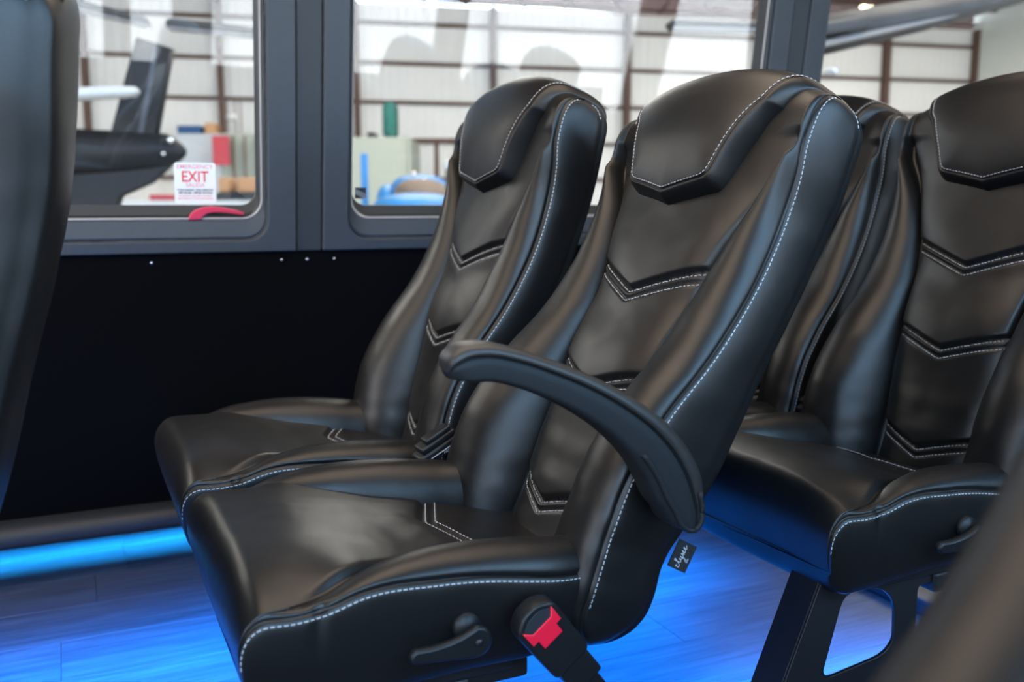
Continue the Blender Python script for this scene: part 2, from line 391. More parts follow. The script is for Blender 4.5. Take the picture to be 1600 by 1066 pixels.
# headrest pad --------------------------------------------------------------
def pad_width(t): return cr_spline([.48, .52, .56, .60, .65, .69, .73], [.100, .112, .124, .138, .158, .182, .197])(t)
def pad_base(y, s):
    """s<=1 : up the front; s in 1..2 : over the crown and down behind"""
    yb = abs(y)
    if s <= 1:
        tb = .490 + .24 * yb; t = tb + (TB - tb) * s
        return np.array([-(float(f_nc(t)) + .004), y, float(t_warp(t, yb))]), t
    ph = (s - 1) * R(150); t = TB + (TT - TB) * math.sin(ph)
    m = (float(f_ns(t)) + float(f_nr(t))) / 2 ; cs = math.cos(ph); c = math.copysign(abs(1 - math.sin(ph) ** 2.9) ** (1 / 2.9), cs)
    nf = float(f_nc(t)) + .004; nb_ = float(f_nr(t)) - .02
    n = m + ((nf - m) if c > 0 else (m - nb_)) * c
    return np.array([-n, y, float(t_warp(t, yb))]), t
def build_pad():
    sv = np.concatenate([np.linspace(0, .25, 34), np.linspace(.25, 1, 46)[1:], np.linspace(1, 2, 36)[1:]])
    uu = np.sin(np.linspace(-1, 1, 101) * math.pi / 2)
    uu = np.sign(uu) * np.abs(uu)
    B = np.zeros((len(sv), len(uu), 3)); E_ = np.zeros((len(sv), len(uu)))
    for i, s in enumerate(sv):
        for j, u in enumerate(uu):
            tt = .50 + (TB - .5) * s if s <= 1 else TB + .05 * min(1, (s - 1) * 1.4)
            wd = float(pad_width(tt)); y = u * wd
            p, t = pad_base(y, s); B[i, j] = p
            e1 = (1 - abs(u)) * wd
            tb = .490 + .24 * abs(y)
            e2 = (t - tb) if s <= 1 else .17 + (s - 1) * .15
            e3 = (2 - s) * .12 if s > 1 else 1
            k = 220.0
            E_[i, j] = -math.log(math.exp(-k * e1) + math.exp(-k * e2) + math.exp(-k * e3)) / k
    N = normals_grid(B)
    if N[20, 50, 0] > 0: N = -N
    e = np.maximum(E_, 0)
    h = np.where(e < .019, -.004 + .034 * np.sin(np.clip(e / .019, 0, 1) * math.pi / 2) ** .8, .030 + .008 * (1 - np.exp(-(e - .019) / .03)))
    S2 = np.repeat(sv[:, None], len(uu), 1); h = np.where(h > 0, h * (1 - .74 * sstep(.50, 1.7, S2)), h)
    h -= .0028 * np.exp(-((e - .0195) / .0022) ** 2)
    P = B + N * h[:, :, None]
    return grid_mesh('headrest_pad', P, flip=False), P, N, E_, sv, uu
def pad_stitches(P, N, E_):
    # contour line at e = .0225 : march each column/row
    pts = []
    ni, nj = E_.shape; c = nj // 2; lev = .0225
    def find_up(j):
        for i in range(1, ni):
            if E_[i, j] >= lev:
                a = (lev - E_[i - 1, j]) / (E_[i, j] - E_[i - 1, j]); return P[i - 1, j] * (1 - a) + P[i, j] * a, N[i, j], i
        return None
    def find_side(i, sgn):
        rng = range(nj - 2, c, -1) if sgn > 0 else range(1, c)
        for j in rng:
            if E_[i, j] >= lev:
                jp = j + 1 if sgn > 0 else j - 1
                a = (lev - E_[i, jp]) / (E_[i, j] - E_[i, jp]); return P[i, jp] * (1 - a) + P[i, j] * a, N[i, j]
        return None
    bot = [(j, find_up(j)) for j in range(nj)]; bot = [(j, f) for j, f in bot if f and f[2] < 30]
    cut = max(f[2] for j, f in bot) if bot else 10
    cut = min(cut, 26)
    bot = [(j, f) for j, f in bot if f[2] <= cut]
    left = [find_side(i, -1) for i in range(cut + 1, ni - 8)]; right = [find_side(i, 1) for i in range(cut + 1, ni - 8)]
    pr = [x for x in left if x][::-1] + [(f[0], f[1]) for j, f in bot] + [x for x in right if x]
    A = np.array([x[0] for x in pr]); B = np.array([x[1] for x in pr])
    return stitches([(A + B * .0006, B)])
# cushion -------------------------------------------------------------------
c_W = cr_spline([-.48, -.44, -.35, -.2, -.10, -.05, .04], [.226, .230, .232, .232, .230, .216, .205])
c_cr = cr_spline([-.48, -.43, -.395, -.355, -.31, -.26, -.20, -.05, .04], [.226, .224, .214, .194, .171, .153, .142, .132, .128])
c_zc = cr_spline([-.48, -.43, -.38, -.3, -.2, -.1, .04], [.492, .500, .501, .488, .464, .440, .415])
c_zb = cr_spline([-.48, -.40, -.34, -.26, -.2, -.07, .04], [.476, .476, .488, .500, .500, .486, .47])
c_zs = cr_spline([-.48, -.44, -.41, -.375, -.34, -.25, -.07, .04], [.463, .465, .464, .468, .478, .478, .452, .44])
def cush_contour(x, c):
    cw = float(c_cr(x)); W = float(c_W(x)); zb = float(c_zb(x)); zs = float(c_zs(x)); zc = float(c_zc(x)); bot = .352 + .012 * sstep(-.47, -.2, x)
    y = np.linspace(0, cw, NA); u = y / cw
    edge = zs + .004 + (.0) * u
    on = sstep(-.405, -.310, x)                           # crease between pan and bolster starts behind the nose
    zedge = (zc - .006) * on + (zs + .005) * (1 - on)
    pan = zc + (zedge - zc) * u ** (2.6 + 1.2 * (1 - on))
    pan = pan - .013 * sstep(-.41, -.35, x) * np.exp(-((1 - u) * cw / .0055) ** 2)
    e = (x + .19) - .36 * (np.sqrt(y * y + 1.2e-5) - .0035)     # V seam on the cushion, tip forward
    fade = 1 - sstep(.88, 1., u)
    pan = pan + fade * (-.0045 * np.exp(-(e / .0028) ** 2) - .004 * np.exp(-((e - .0135) / .0028) ** 2) + .004 * sstep(.0, .01, -e) * (1 - sstep(.02, .09, -e)) + .003 * sstep(.012, .02, e) * (1 - sstep(.03, .1, e)))
    A = np.stack([y, pan], 1); n0 = A[-1, 1]
    P0 = np.array([cw, n0]); P3 = np.array([W, zs])
    P1 = np.array([cw + .16 * (W - cw), n0 + (zb - n0) * 1.35 * on + 0.001]); P2 = np.array([W - .006, (zb + .006) * on + (zs + .006) * (1 - on)])
    ub = np.linspace(0, 1, NB + 1)[1:]; ub = 1 - (1 - ub) ** 1.4
    B = bez(P0, P1, P2, P3, ub); dl = np.linalg.norm(B - P3, axis=1); g = .003 * np.exp(-(dl / .0035) ** 2); B[:, 0] -= g; B[:, 1] -= .4 * g
    P4 = np.array([W - .012, bot]); us = np.concatenate([[.02, .045, .08, .12], np.linspace(.18, 1, NS - 4)])
    S = bez(P3, P3 + [.008, -.02], P4 + [.008, .03], P4, us); dl = np.linalg.norm(S - P3, axis=1); S[:, 0] -= .003 * np.exp(-(dl / .0035) ** 2)
    Q = bez(P4, P4 + [-.01, -.012], np.array([.1, bot - .012]), np.array([0, bot - .012]), np.linspace(0, 1, NR_ + 1)[1:])
    C = np.vstack([A, B, S, Q]); m = bot + .03
    C[:, 1] = m + (C[:, 1] - m) * c; C[:, 0] *= 1 - .035 * (1 - c)
    return C
def build_cushion():
    G = []; X = []
    for ph in np.linspace(R(88), 0, 15)[:-1]: X.append((-.435 - .038 * math.sin(ph), max(.04, (1 - math.sin(ph) ** 2.3) ** (1 / 2.3))))
    for x in np.arange(-.435, .0, .0032): X.append((x, 1.0))
    for x, c in X:
        C = cush_contour(x, c); half = np.stack([np.full(len(C), x), C[:, 0], C[:, 1]], 1); mir = half[1:-1][::-1] * [1, -1, 1]; G.append(np.vstack([half, mir]))
    G = np.array(G)
    # the nose leans: the lower front edge sits further back at the middle
    nose = 1 - sstep(-.45, -.30, G[:, :, 0]); G[:, :, 0] += nose * .02 * sstep(.46, .35, G[:, :, 2]) * 1.0
    Nn = normals_grid(np.concatenate([G, G[:, :1]], 1))[:, :-1]; ctr = G.mean(axis=1, keepdims=True)
    if np.sum(Nn * (G - ctr)) < 0: Nn = -Nn
    wv = fbm(G, 7, 1.7) * .0018 + fbm(G, 30, 2.2) * .0006
    # puckers in the side panel below the kink of the seam
    sd = sstep(.222, .228, np.abs(G[:, :, 1])) * np.exp(-((G[:, :, 0] + .385 + .12 * (.462 - G[:, :, 2])) / .007) ** 2) * sstep(.40, .455, G[:, :, 2])
    wv = wv - .004 * sd
    G = G + Nn * wv[:, :, None]; ni, nj = G.shape[:2]
    me = grid_mesh('seat_cushion', G, closev=True); bm = bmesh.new(); bm.from_mesh(me); bm.verts.ensure_lookup_table()
    bm.faces.new([bm.verts[j] for j in range(nj)]); bm.faces.new([bm.verts[(ni - 1) * nj + j] for j in range(nj)])
    bmesh.ops.recalc_face_normals(bm, faces=bm.faces[:]); bm.to_mesh(me); bm.free()
    paths = []; j3 = NA + NB - 1
    for side in (1, -1):
        js = (j3 + 3) if side == 1 else (nj - (j3 + 3)); P = np.array([G[i, js] for i in range(3, ni - 8)]) + [0, side * .0006, 0]
        paths.append((P, [np.array([0, side, .1])] * len(P)))
    for off in (.0035, .0175):
        yy = np.linspace(-.125, .125, 60); P = []
        for y in yy:
            x = -.19 + .36 * abs(y) + off; i = int(np.argmin(np.abs(G[:, 0, 0] - x))); row = G[i, :NA] if y >= 0 else G[i][[0] + list(range(nj - 1, nj - NA, -1))]
            P.append((x, y, np.interp(abs(y), np.abs(row[:, 1]), row[:, 2]) + .0007))
        paths.append((np.array(P), [np.array([0, 0, 1.])] * 60))
    return me, stitches(paths)

me_back, GB, NBk = build_backrest()
me_backst = back_stitches(GB, NBk)
me_pad, PP, PN, PE, _, _ = build_pad()
me_padst = pad_stitches(PP, PN, PE)
me_cush, me_cushst = build_cushion()
for me_, mt in ((me_back, 'leather'), (me_pad, 'leather'), (me_cush, 'leather'), (me_backst, 'thread'), (me_padst, 'thread'), (me_cushst, 'thread')):
    me_.materials.append(M[mt]); me_.polygons.foreach_set('use_smooth', [True] * len(me_.polygons))

def shorter(me, t0=.52, k=.935):
    m2 = me.copy(); 
    for v in m2.vertices:
        if v.co.z > t0: v.co.z = t0 + (v.co.z - t0) * k
    return m2
me_back_s, me_backst_s, me_pad_s, me_padst_s = [shorter(m_) for m_ in (me_back, me_backst, me_pad, me_padst)]

def inst(name, me, parent, loc=(0, 0, 0), rot=(0, 0, 0)):
    o = bpy.data.objects.new(name, me); COL.objects.link(o); o.parent = parent; o.location = loc; o.rotation_euler = rot; return o

# frame plate under a seat (side plate with windows), local coords: x, z
def FR(loc, rx=90): return Matrix.Translation(loc) @ Matrix.Rotation(R(rx), 4, 'X')
plate = rounded([(-.445, .365), (-.60, .0), (-.21, .0), (-.262, .24), (-.262, .325), (-.13, .325), (-.13, .365)], [.004, .004, .02, .02, .01, .004, .004], 3)
hole1 = rounded([(-.405, .338), (-.335, .336), (-.305, .310), (-.302, .245), (-.325, .228), (-.425, .215), (-.438, .225)], .022, 4)
hole2 = rounded([(-.47, .17), (-.30, .18), (-.275, .04), (-.53, .04)], .025, 4)
me_plate = None
def seat_frame(parent, dx=0, aisle=True):
    global me_plate
    if me_plate is None:
        o = prism('tmp', plate, .006, 'steel', None, Matrix.Rotation(R(90), 4, 'X'), .001, (hole1, hole2)); me_plate = o.data; bpy.data.objects.remove(o)
        bm = bmesh.new()
        a = Vector((-.445, .365)); b_ = Vector((-.60, 0)); th = math.atan2(b_.x - a.x, a.y - b_.y); L = (a - b_).length
        bx(bm, (-.5225, 0, .1825), (.004, .055, L), Matrix.Rotation(-th, 3, 'Y'), .001)
        seat_frame.fl = bpy.data.meshes.new('leg_flange'); bm.to_mesh(seat_frame.fl); bm.free(); seat_frame.fl.materials.append(M['steel'])
        bm = bmesh.new(); bx(bm, (-.27, 0, .350), (.24, .40, .022), None, .004); bx(bm, (-.22, 0, .325), (.03, .40, .03), None, .004)
        seat_frame.pn = bpy.data.meshes.new('seat_pan'); bm.to_mesh(seat_frame.pn); bm.free(); seat_frame.pn.materials.append(M['steel'])
    inst('seat_pan', seat_frame.pn, parent, (dx, 0, 0))
    for y in ((-.19,) if aisle else ()):
        inst('leg', me_plate, parent, (dx, y, 0)); inst('leg_flange', seat_frame.fl, parent, (dx, y + (.028 if y < 0 else -.028), 0))

def build_lever(parent, x, z, y):
    """recline lever on the aisle side of the cushion, pointing forward"""
    bm = bmesh.new(); cyl(bm, (x - .006, y + .006, z + .007), (x - .006, y - .008, z + .007), .0165, .015, 24)
    bm_obj('lever_boss', bm, 'plastic', parent, True)
    pts = []
    for k in range(25):
        u = k / 24; cx_ = -.068 * u; cz_ = -.006 - .010 * u ** .7 + .006 * u * u; r = .0095 * (1 - u) ** 2.2 + .0048
        pts.append((cx_, cz_, r))
    V, F = [], []
    ring = 16
    prof = []
    up = [(p[0], p[1] + p[2]) for p in pts]; dn = [(p[0], p[1] - p[2]) for p in pts]
    arcR = [(.0 + .0143 * math.cos(a), -.006 + .0143 * math.sin(a)) for a in np.linspace(R(-85), R(85), 9)]
    arcL = [(-.068 - .0048 * math.sin(a), -.010 + .0048 * math.cos(a)) for a in np.linspace(R(10), R(170), 7)]
    poly = dn[::-1] + arcR + up + arcL
    poly = [(px_, pz_) for px_, pz_ in poly]
    lv = prism('recline_lever', poly, .012, 'plastic', parent, Matrix.Translation((x, y - .014, z)) @ Matrix.Rotation(R(90), 4, 'X'), .0035)
    bm = bmesh.new(); cyl(bm, (x + .001, y - .020, z - .006), (x + .001, y - .0225, z - .006), .005, .0042, 12); bm_obj('lever_screw', bm, 'steel', lv, True)
    return lv

def build_buckle(name, loc, rot, s=1.0, red=True, label=None):
    """seat belt buckle: housing, press button, stem; long axis = local z, broad face = local -y"""
    root = empty(name, loc); root.rotation_euler = rot
    L, Wd, T = .062 * s, .036 * s, .020 * s
    body = rounded([(-Wd / 2, -L * .5), (Wd / 2, -L * .5), (Wd * .53, L * .42), (Wd * .2, L * .56), (-Wd * .2, L * .56), (-Wd * .53, L * .42)], .006, 4)
    hd = prism('housing', body, T, 'plastic', root, Matrix.Rotation(R(90), 4, 'X'), .0022 * s)
    slot = rounded([(-Wd * .42, L * .26), (Wd * .42, L * .26), (Wd * .40, L * .42), (Wd * .16, L * .50), (-Wd * .16, L * .50), (-Wd * .40, L * .42)], .002, 2)
    prism('latch_slot', slot, T + .0012, 'rubber', root, Matrix.Rotation(R(90), 4, 'X'), .0003)
    if red:
        btn = [(-Wd * .44, L * .40), (-Wd * .44, L * .18), (-Wd * .28, L * .18), (-Wd * .28, L * .02), (Wd * .28, L * .02), (Wd * .28, L * .18), (Wd * .44, L * .18), (Wd * .44, L * .40), (Wd * .30, L * .30), (-Wd * .30, L * .30)]
        b_ = prism('press_button', btn, T + .004, 'red', root, Matrix.Rotation(R(90), 4, 'X'), .0008); tag(b_, 'bright red press button')
    bm = bmesh.new()
    bx(bm, (0, 0, -L * .5 - .014 * s), (Wd * .92, T * .85, .030 * s), None, .003 * s); bx(bm, (0, 0, -L * .5 - .038 * s), (Wd * .62, T * .5, .03 * s), None, .002 * s)
    bm_obj('buckle_stem', bm, 'plastic', root)
    return root

def build_tongue_buckle(loc, rot, label, group):
    """black plastic buckle standing between two cushions: housing of stacked shells with ribs"""
    root = empty('seat_belt_buckle', loc); root.rotation_euler = rot
    tag(root, label, 'buckle', group)
    bm = bmesh.new(); bx(bm, (0, 0, 0), (.078, .034, .018), None, .005, 3); bm_obj('housing', bm, 'plastic', root, True)
    bm = bmesh.new(); bx(bm, (.004, .0, .014), (.066, .030, .012), None, .0035, 3); bm_obj('latch_plate', bm, 'plastic', root, True)
    bm = bmesh.new(); bx(bm, (.008, -.002, .0235), (.048, .022, .010), None, .003, 3); bm_obj('tongue_grip', bm, 'plastic', root, True)
    bm = bmesh.new(); bx(bm, (.004, -.0178, -.001), (.050, .0012, .0012), None, 0); bm_obj('rim', bm, 'greyink', root)
    me = text_mesh('PRESS', .0075, ext=.0002, align='CENTER'); me.transform(Matrix.Translation((.012, -.0178, -.0082)) @ Matrix.Rotation(R(90), 4, 'X')); link('embossed_letters', me, 'greyink', root, False)
    return root

def build_armrest(parent):
    """curved aisle armrest; path in local x,z ; y across"""
    top = [(-.262, .714), (-.262, .727), (-.250, .738), (-.225, .741), (-.190, .734), (-.150, .720), (-.10, .699), (-.05, .672), (-.005, .640), (.028, .604), (.046, .570), (.050, .545)]
    bot = [(-.257, .706), (-.250, .705), (-.240, .703), (-.215, .701), (-.185, .692), (-.150, .677), (-.110, .655), (-.070, .625), (-.044, .597), (-.027, .570), (-.014, .546), (-.004, .535)]
    def res(P, n=60):
        P = np.array(P, float); s = np.concatenate([[0], np.cumsum(np.linalg.norm(np.diff(P, axis=0), axis=1))]); u = np.linspace(0, s[-1], n)
        f1, f2 = cr_spline(s, P[:, 0]), cr_spline(s, P[:, 1]); return np.stack([f1(u), f2(u)], 1)
    T_, B_ = res(top), res(bot)
    # round pivot end
    for k in range(1, 14):
        a = k / 13 * math.pi / 2
        c0 = (T_[59] + B_[59]) / 2; d = (T_[59] - B_[59]) / 2; fwd = np.array([.28, -.96]) * np.linalg.norm(d) * 1.05
        T_ = np.vstack([T_, c0 + d * math.cos(a) + fwd * math.sin(a)]); B_ = np.vstack([B_, c0 - d * math.cos(a) + fwd * math.sin(a)])
    n = len(T_); hw = .0225
    prof = []                                        # (y, v) v:0 bottom..1 top, with a groove on both sides at v=.70
    def half():
        q = [(0, 0)]
        for a in np.linspace(0, 90, 6): q.append((hw - .010 + .010 * math.sin(R(a)), .16 - .16 * math.cos(R(a))))
        q += [(hw, .45), (hw, .64), (hw - .001, .655), (hw - .0055, .685), (hw - .0055, .70), (hw - .001, .72), (hw, .735)]
        for a in np.linspace(10, 90, 7): q.append((hw - .014 + .014 * math.cos(R(a)), .76 + .24 * math.sin(R(a))))
        return q
    hf = half(); loop = hf + [(-y, v) for y, v in hf[::-1] if y > 1e-6]
    G = []
    for i in range(n):
        e = min(1, math.sqrt(max(0, 1 - (1 - min(1, i / 5)) ** 2)) * .75 + .25 * (i > 0)) if i < 5 else 1
        e = max(.35, e)
        G.append([(B_[i, 0] + (T_[i, 0] - B_[i, 0]) * v, y * e, B_[i, 1] + (T_[i, 1] - B_[i, 1]) * v) for y, v in loop])
    G = np.array(G)
    nl = len(hf); k1 = 11                            # split shell / pad at the groove
    shell = np.concatenate([G[:, -k1 + 1:], G[:, :k1 + 1]], 1); 
    root = empty('armrest', (0, 0, 0)); root.parent = parent; bpy.data.objects.remove(root)
    nj = G.shape[1]; me = grid_mesh('armrest', G, closev=True)
    bm = bmesh.new(); bm.from_mesh(me); bm.verts.ensure_lookup_table(); bm.faces.new([bm.verts[j] for j in range(nj)]); bm.faces.new([bm.verts[(n - 1) * nj + j] for j in range(nj)])
    bmesh.ops.recalc_face_normals(bm, faces=bm.faces[:]); bm.to_mesh(me); bm.free()
    o = link('armrest', me, 'armrest', parent)
    # pad strip: the top part of the section, 0.6 mm proud
    padloop = [j for j, (y, v) in enumerate(loop) if v >= .72]
    PG = G[:, padloop].copy(); c = (T_ + B_) / 2
    for i in range(n):
        cc = np.array([c[i, 0], 0, c[i, 1]]); PG[i] = cc + (PG[i] - cc) * 1.025
    pd = link('armrest_pad', grid_mesh('armrest_pad', PG[:60]), 'armpad', o)
    # U-shaped raised rim around the pivot end on the aisle side
    pts = []
    for i in range(44, n): q = B_[i] * .82 + T_[i] * .18; pts.append((q[0], -hw - .0005, q[1]))
    for i in range(n - 1, 56, -1): q = B_[i] * .18 + T_[i] * .82; pts.append((q[0], -hw - .0005, q[1]))
    tube('pivot_rim', pts, .0042, 'armrest', o, 8, .8)
    return o

def build_tag(parent, loc, rot):
    """woven label sewn into the back seam with script lettering"""
    root = box('label_tag', (0, 0, 0), (.030, .0016, .036), 'tag', parent, None, .0004)
    root.location = loc; root.rotation_euler = rot
    # hand written word, as strokes in a 0..1 wide box
    strokes = [[(.10, .52), (.05, .62), (.01, .56), (.05, .50), (.01, .40), (.02, .30), (.08, .27), (.14, .34)],
               [(.14, .34), (.24, .66), (.30, .92), (.25, .96), (.22, .80), (.22, .40), (.26, .28), (.32, .36)],
               [(.32, .36), (.36, .56), (.36, .34), (.42, .28), (.46, .56), (.45, .10), (.40, -.18), (.33, -.16), (.38, .02), (.52, .34)],
               [(.52, .34), (.58, .58), (.60, .44), (.56, .28), (.64, .32)],
               [(.64, .34), (.72, .56), (.68, .60), (.65, .40), (.70, .28), (.78, .34)],
               [(.78, .34), (.87, .56), (.83, .60), (.79, .40), (.85, .28), (.97, .44)],
               [(.30, -.22), (.36, -.30), (.50, -.24)]]
    bm = bmesh.new()
    for st in strokes:
        for a, b_ in zip(st[:-1], st[1:]):
            p0 = Vector(((a[1] - .35) * .016, -.0011, (a[0] - .5) * .030)); p1 = Vector(((b_[1] - .35) * .016, -.0011, (b_[0] - .5) * .030))
            p0.x, p1.x = -p0.x, -p1.x
            cyl(bm, p0, p1, .00055, seg=6)
    bm_obj('script_lettering', bm, 'tagthread', root, True)
    return root

def make_seat(px, yc, ang, label, group='black leather reclining seats', cdx=0.0, arm=False, lever=True, tg=True, frame=True, cang=0):
    root = empty('passenger_seat', (px, yc, 0)); tag(root, label, 'seat', group)
    sh = yc < 1.4 and px > 0
    b_ = inst('backrest', me_back_s if sh else me_back, root, (0, 0, .42), (0, R(ang), 0))
    st = inst('stitching', me_backst_s if sh else me_backst, b_); st['kind'] = 'stuff'
    p = inst('headrest_pad', me_pad_s if sh else me_pad, root, (0, 0, .42), (0, R(ang), 0)); s2 = inst('stitching', me_padst_s if sh else me_padst, p); s2['kind'] = 'stuff'
    c = inst('seat_cushion', me_cush, root, (cdx, 0, 0)); s3 = inst('stitching', me_cushst, c); s3['kind'] = 'stuff'
    if frame: seat_frame(root, cdx, lever)
    if frame and not lever: box('wall_bracket', (cdx - .2, .42, .345), (.30, .50, .012), 'steel', root, None, .002)
    if lever: build_lever(root, cdx - .219, .416, -.236)
    if arm:
        a = build_armrest(root); a.location = (0, -.272, 0)
        bm = bmesh.new(); cyl(bm, (.022, -.25, .55), (.022, -.215, .55), .02, seg=16); bm_obj('armrest_pivot', bm, 'plastic', root, True)
    if tg: build_tag(root, (.073, -.215, .447), (0, R(29), 0))
    return root

# ------------------------------------------------------------------ bus shell (setting)
LEAN = R(7.5); WO = Vector((0, 2.28, .80)); WU = Vector((0, -math.sin(LEAN), math.cos(LEAN))); WN = Vector((0, -math.cos(LEAN), -math.sin(LEAN)))
def WF(mirror=False):
    """frame: local x = bus x, y = up the wall, z = inward normal"""
    if not mirror:
        return Matrix(((1, 0, 0, 0), (0, WU.y, WN.y, WO.y), (0, WU.z, WN.z, WO.z), (0, 0, 0, 1)))
    YM = 1.36                                    # wall mirrored about the bus centreline
    return Matrix(((1, 0, 0, 0), (0, -WU.y, -WN.y, YM - WO.y), (0, WU.z, WN.z, WO.z), (0, 0, 0, 1)))
def rr_loop(x0, x1, y0, y1, r, z, seg=8):
    P = []
    for cx_, cy_, a0 in ((x1 - r, y0 + r, -90), (x1 - r, y1 - r, 0), (x0 + r, y1 - r, 90), (x0 + r, y0 + r, 180)):
        for k in range(seg + 1):
            a = R(a0 + 90 * k / seg); P.append((cx_ + r * math.cos(a), cy_ + r * math.sin(a), z))
    return P
def loft_loops(name, loops, material, parent, frame, smooth=False):
    me = grid_mesh(name, np.array(loops), closev=True); me.transform(frame); o = link(name, me, material, parent, smooth)
    return o
def window_unit(idx, X0, X1, x0, x1, frame, y1=.80, ytop=.90, wall='wall'):
    """surround outer X0..X1, opening x0..x1 (at the pale glazing line)"""
    root = empty('window_%d' % idx, (0, 0, 0)); root['kind'] = 'structure'
    e = .0015
    L = [rr_loop(X0 + e, X1 - e, -.030, ytop, .002, -.02), rr_loop(X0 + e, X1 - e, -.030, ytop, .003, .010),
         rr_loop(X0 + e + .003, X1 - e - .003, -.027, ytop - .003, .003, .013),
         rr_loop(x0 - .012, x1 + .012, -.006, y1 + .012, .052, .013), rr_loop(x0 - .008, x1 + .008, -.002, y1 + .008, .048, .010),
         rr_loop(x0 - .0075, x1 + .0075, -.0015, y1 + .0075, .048, .002)]
    loft_loops('window_surround', L, 'trim', root, frame)
    L = [rr_loop(x0 - .0075, x1 + .0075, -.0015, y1 + .0075, .048, .001), rr_loop(x0 - .0055, x1 + .0055, .001, y1 + .0055, .047, .007), rr_loop(x0 - .003, x1 + .003, .006, y1 + .003, .046, .009),
         rr_loop(x0 - .001, x1 + .001, .040, y1 + .001, .045, -.001), rr_loop(x0, x1, .0435, y1, .045, -.004)]
    loft_loops('sill_lip', L, 'trim', root, frame)
    L = [rr_loop(x0, x1, .0435, y1, .045, -.004), rr_loop(x0 + .0015, x1 - .0015, .0455, y1 - .0015, .045, -.0025), rr_loop(x0 + .004, x1 - .004, .048, y1 - .004, .043, -.006)]
    loft_loops('glazing_edge', L, 'glaze', root, frame)
    L = [rr_loop(x0 + .004, x1 - .004, .048, y1 - .004, .043, -.006), rr_loop(x0 + .006, x1 - .006, .052, y1 - .006, .042, -.020), rr_loop(x0 + .010, x1 - .010, .072, y1 - .010, .035, -.032), rr_loop(x0 + .010, x1 - .010, .072, y1 - .010, .035, -.040)]
    loft_loops('glass_seal', L, 'rubber', root, frame)
    g = prism('glass_pane', [p[:2] for p in rr_loop(x0 + .008, x1 - .008, .070, y1 - .008, .035, 0)], .004, 'glass', root, frame @ Matrix.Translation((0, 0, -.038)))
    return root
wf = WF(); wfm = WF(True)
units = ((1, -.985, .500, -.80, .424), (2, .560, 1.888, .632, 1.812), (3, 1.945, 4.50, 2.020, 4.40))
for i, X0, X1, a, b_ in units: window_unit(i, X0, X1, a, b_, wf)
window_unit(4, -2.4, -.985, -2.3, -1.06, wf)
wfl = wfm @ Matrix.Translation((0, -.27, 0))
for i, X0, X1, a, b_ in ((5, -2.4, -.95, -2.3, -1.03), (6, -.95, .31, -.87, .26), (7, .31, .68, .37, .59), (8, .68, 1.25, .77, 1.03), (9, 1.25, 2.11, 1.48, 2.03), (10, 2.11, 3.45, 2.20, 3.36), (11, 3.45, 4.5, 3.6, 4.42)): window_unit(i, X0, X1, a, b_, wfl, 1.05, 1.17)
def strip(name, x0, x1, z, frame, material='trimdark'):
    o = box(name, ((x0 + x1) / 2, .435, z), (x1 - x0 - .003, .93, .03), material, None, None, .0015); o.data.transform(frame); o['kind'] = 'structure'; return o
strip('trim_1', .500, .560, -.010, wf); strip('trim_2', 1.888, 1.945, -.006, wf)
# upper pillar cover standing proud on the rear pillar
for nm, fr in (('wall_left', wf), ('wall_right', wfm)):
    wl = bpy.data.objects.new(nm, None); COL.objects.link(wl); wl['kind'] = 'structure'
    sgn = 1 if fr is wf else -1
    # carpeted lower panel: follows the lean a little, then drops to the ledge
    prof = [(-.026 if sgn == 1 else -.29, -.012), (-.04 if sgn == 1 else -.35, -.006), (-.42, -.012), (-.66, -.03)]
    V = []; xs = [-3.4, -1, .5, 1.5, 4.58]
    for (s_, n_) in prof:
        for x in xs: V.append(fr @ Vector((x, s_, n_)))
    F = [[i * 5 + j, i * 5 + j + 1, (i + 1) * 5 + j + 1, (i + 1) * 5 + j] for i in range(3) for j in range(4)]
    o = link('carpet_panel', mesh('carpet_panel', V, F), 'carpet', wl, False); sm = o.modifiers.new('thickness', 'SOLIDIFY'); sm.thickness = .012; sm.offset = 0
    # wall above the windows, up to the headliner
    o = box('upper_panel', (.6, .95, -.01), (8.0, .10, .02), 'trimdark', wl); o.data.transform(fr)
    # ledge at the foot of the wall
    yl = 2.345 if sgn == 1 else 1.36 - 2.345
    V = [(x, yy, zz) for x in (-3.4, 4.58) for yy, zz in ((yl, .112), (yl - .012 * sgn, .122), (yl - .006 * sgn, .150), (yl + .015 * sgn, .166), (yl + .10 * sgn, .172), (yl + .10 * sgn, .112))]
    link('ledge', mesh('ledge', V, [[0, 6, 7, 1], [1, 7, 8, 2], [2, 8, 9, 3], [3, 9, 10, 4], [4, 10, 11, 5], [5, 11, 6, 0], [0, 1, 2, 3, 4, 5], [11, 10, 9, 8, 7, 6]]), 'rubber', wl)
    box('toe_wall', (.6, (2.78 if sgn == 1 else -1.42), .10), (8.0, .02, .3), 'carpet', wl)
    box('ledge_underside', (.6, (2.60 if sgn == 1 else -1.24), .145), (8.0, .36, .01), 'carpet', wl)
# screws under the trim
for x in (.177, .466, .526, .592):
    bm = bmesh.new(); cyl(bm, (x, -.052, -.006), (x, -.052, .0025), .0042, .0030, 12); bm.transform(wf); o = bm_obj('panel_screw', bm, 'screw', None, True)
    lab = {.177: 'small zinc screw alone in the black wall panel below the left window', .466: 'small zinc screw under the left window surround beside the pillar', .526: 'small zinc screw under the narrow pillar strip between the windows', .592: 'small zinc screw under the left corner of the second window surround'}[x]
    tag(o, lab, 'screw', 'screws along the top of the black wall panel')
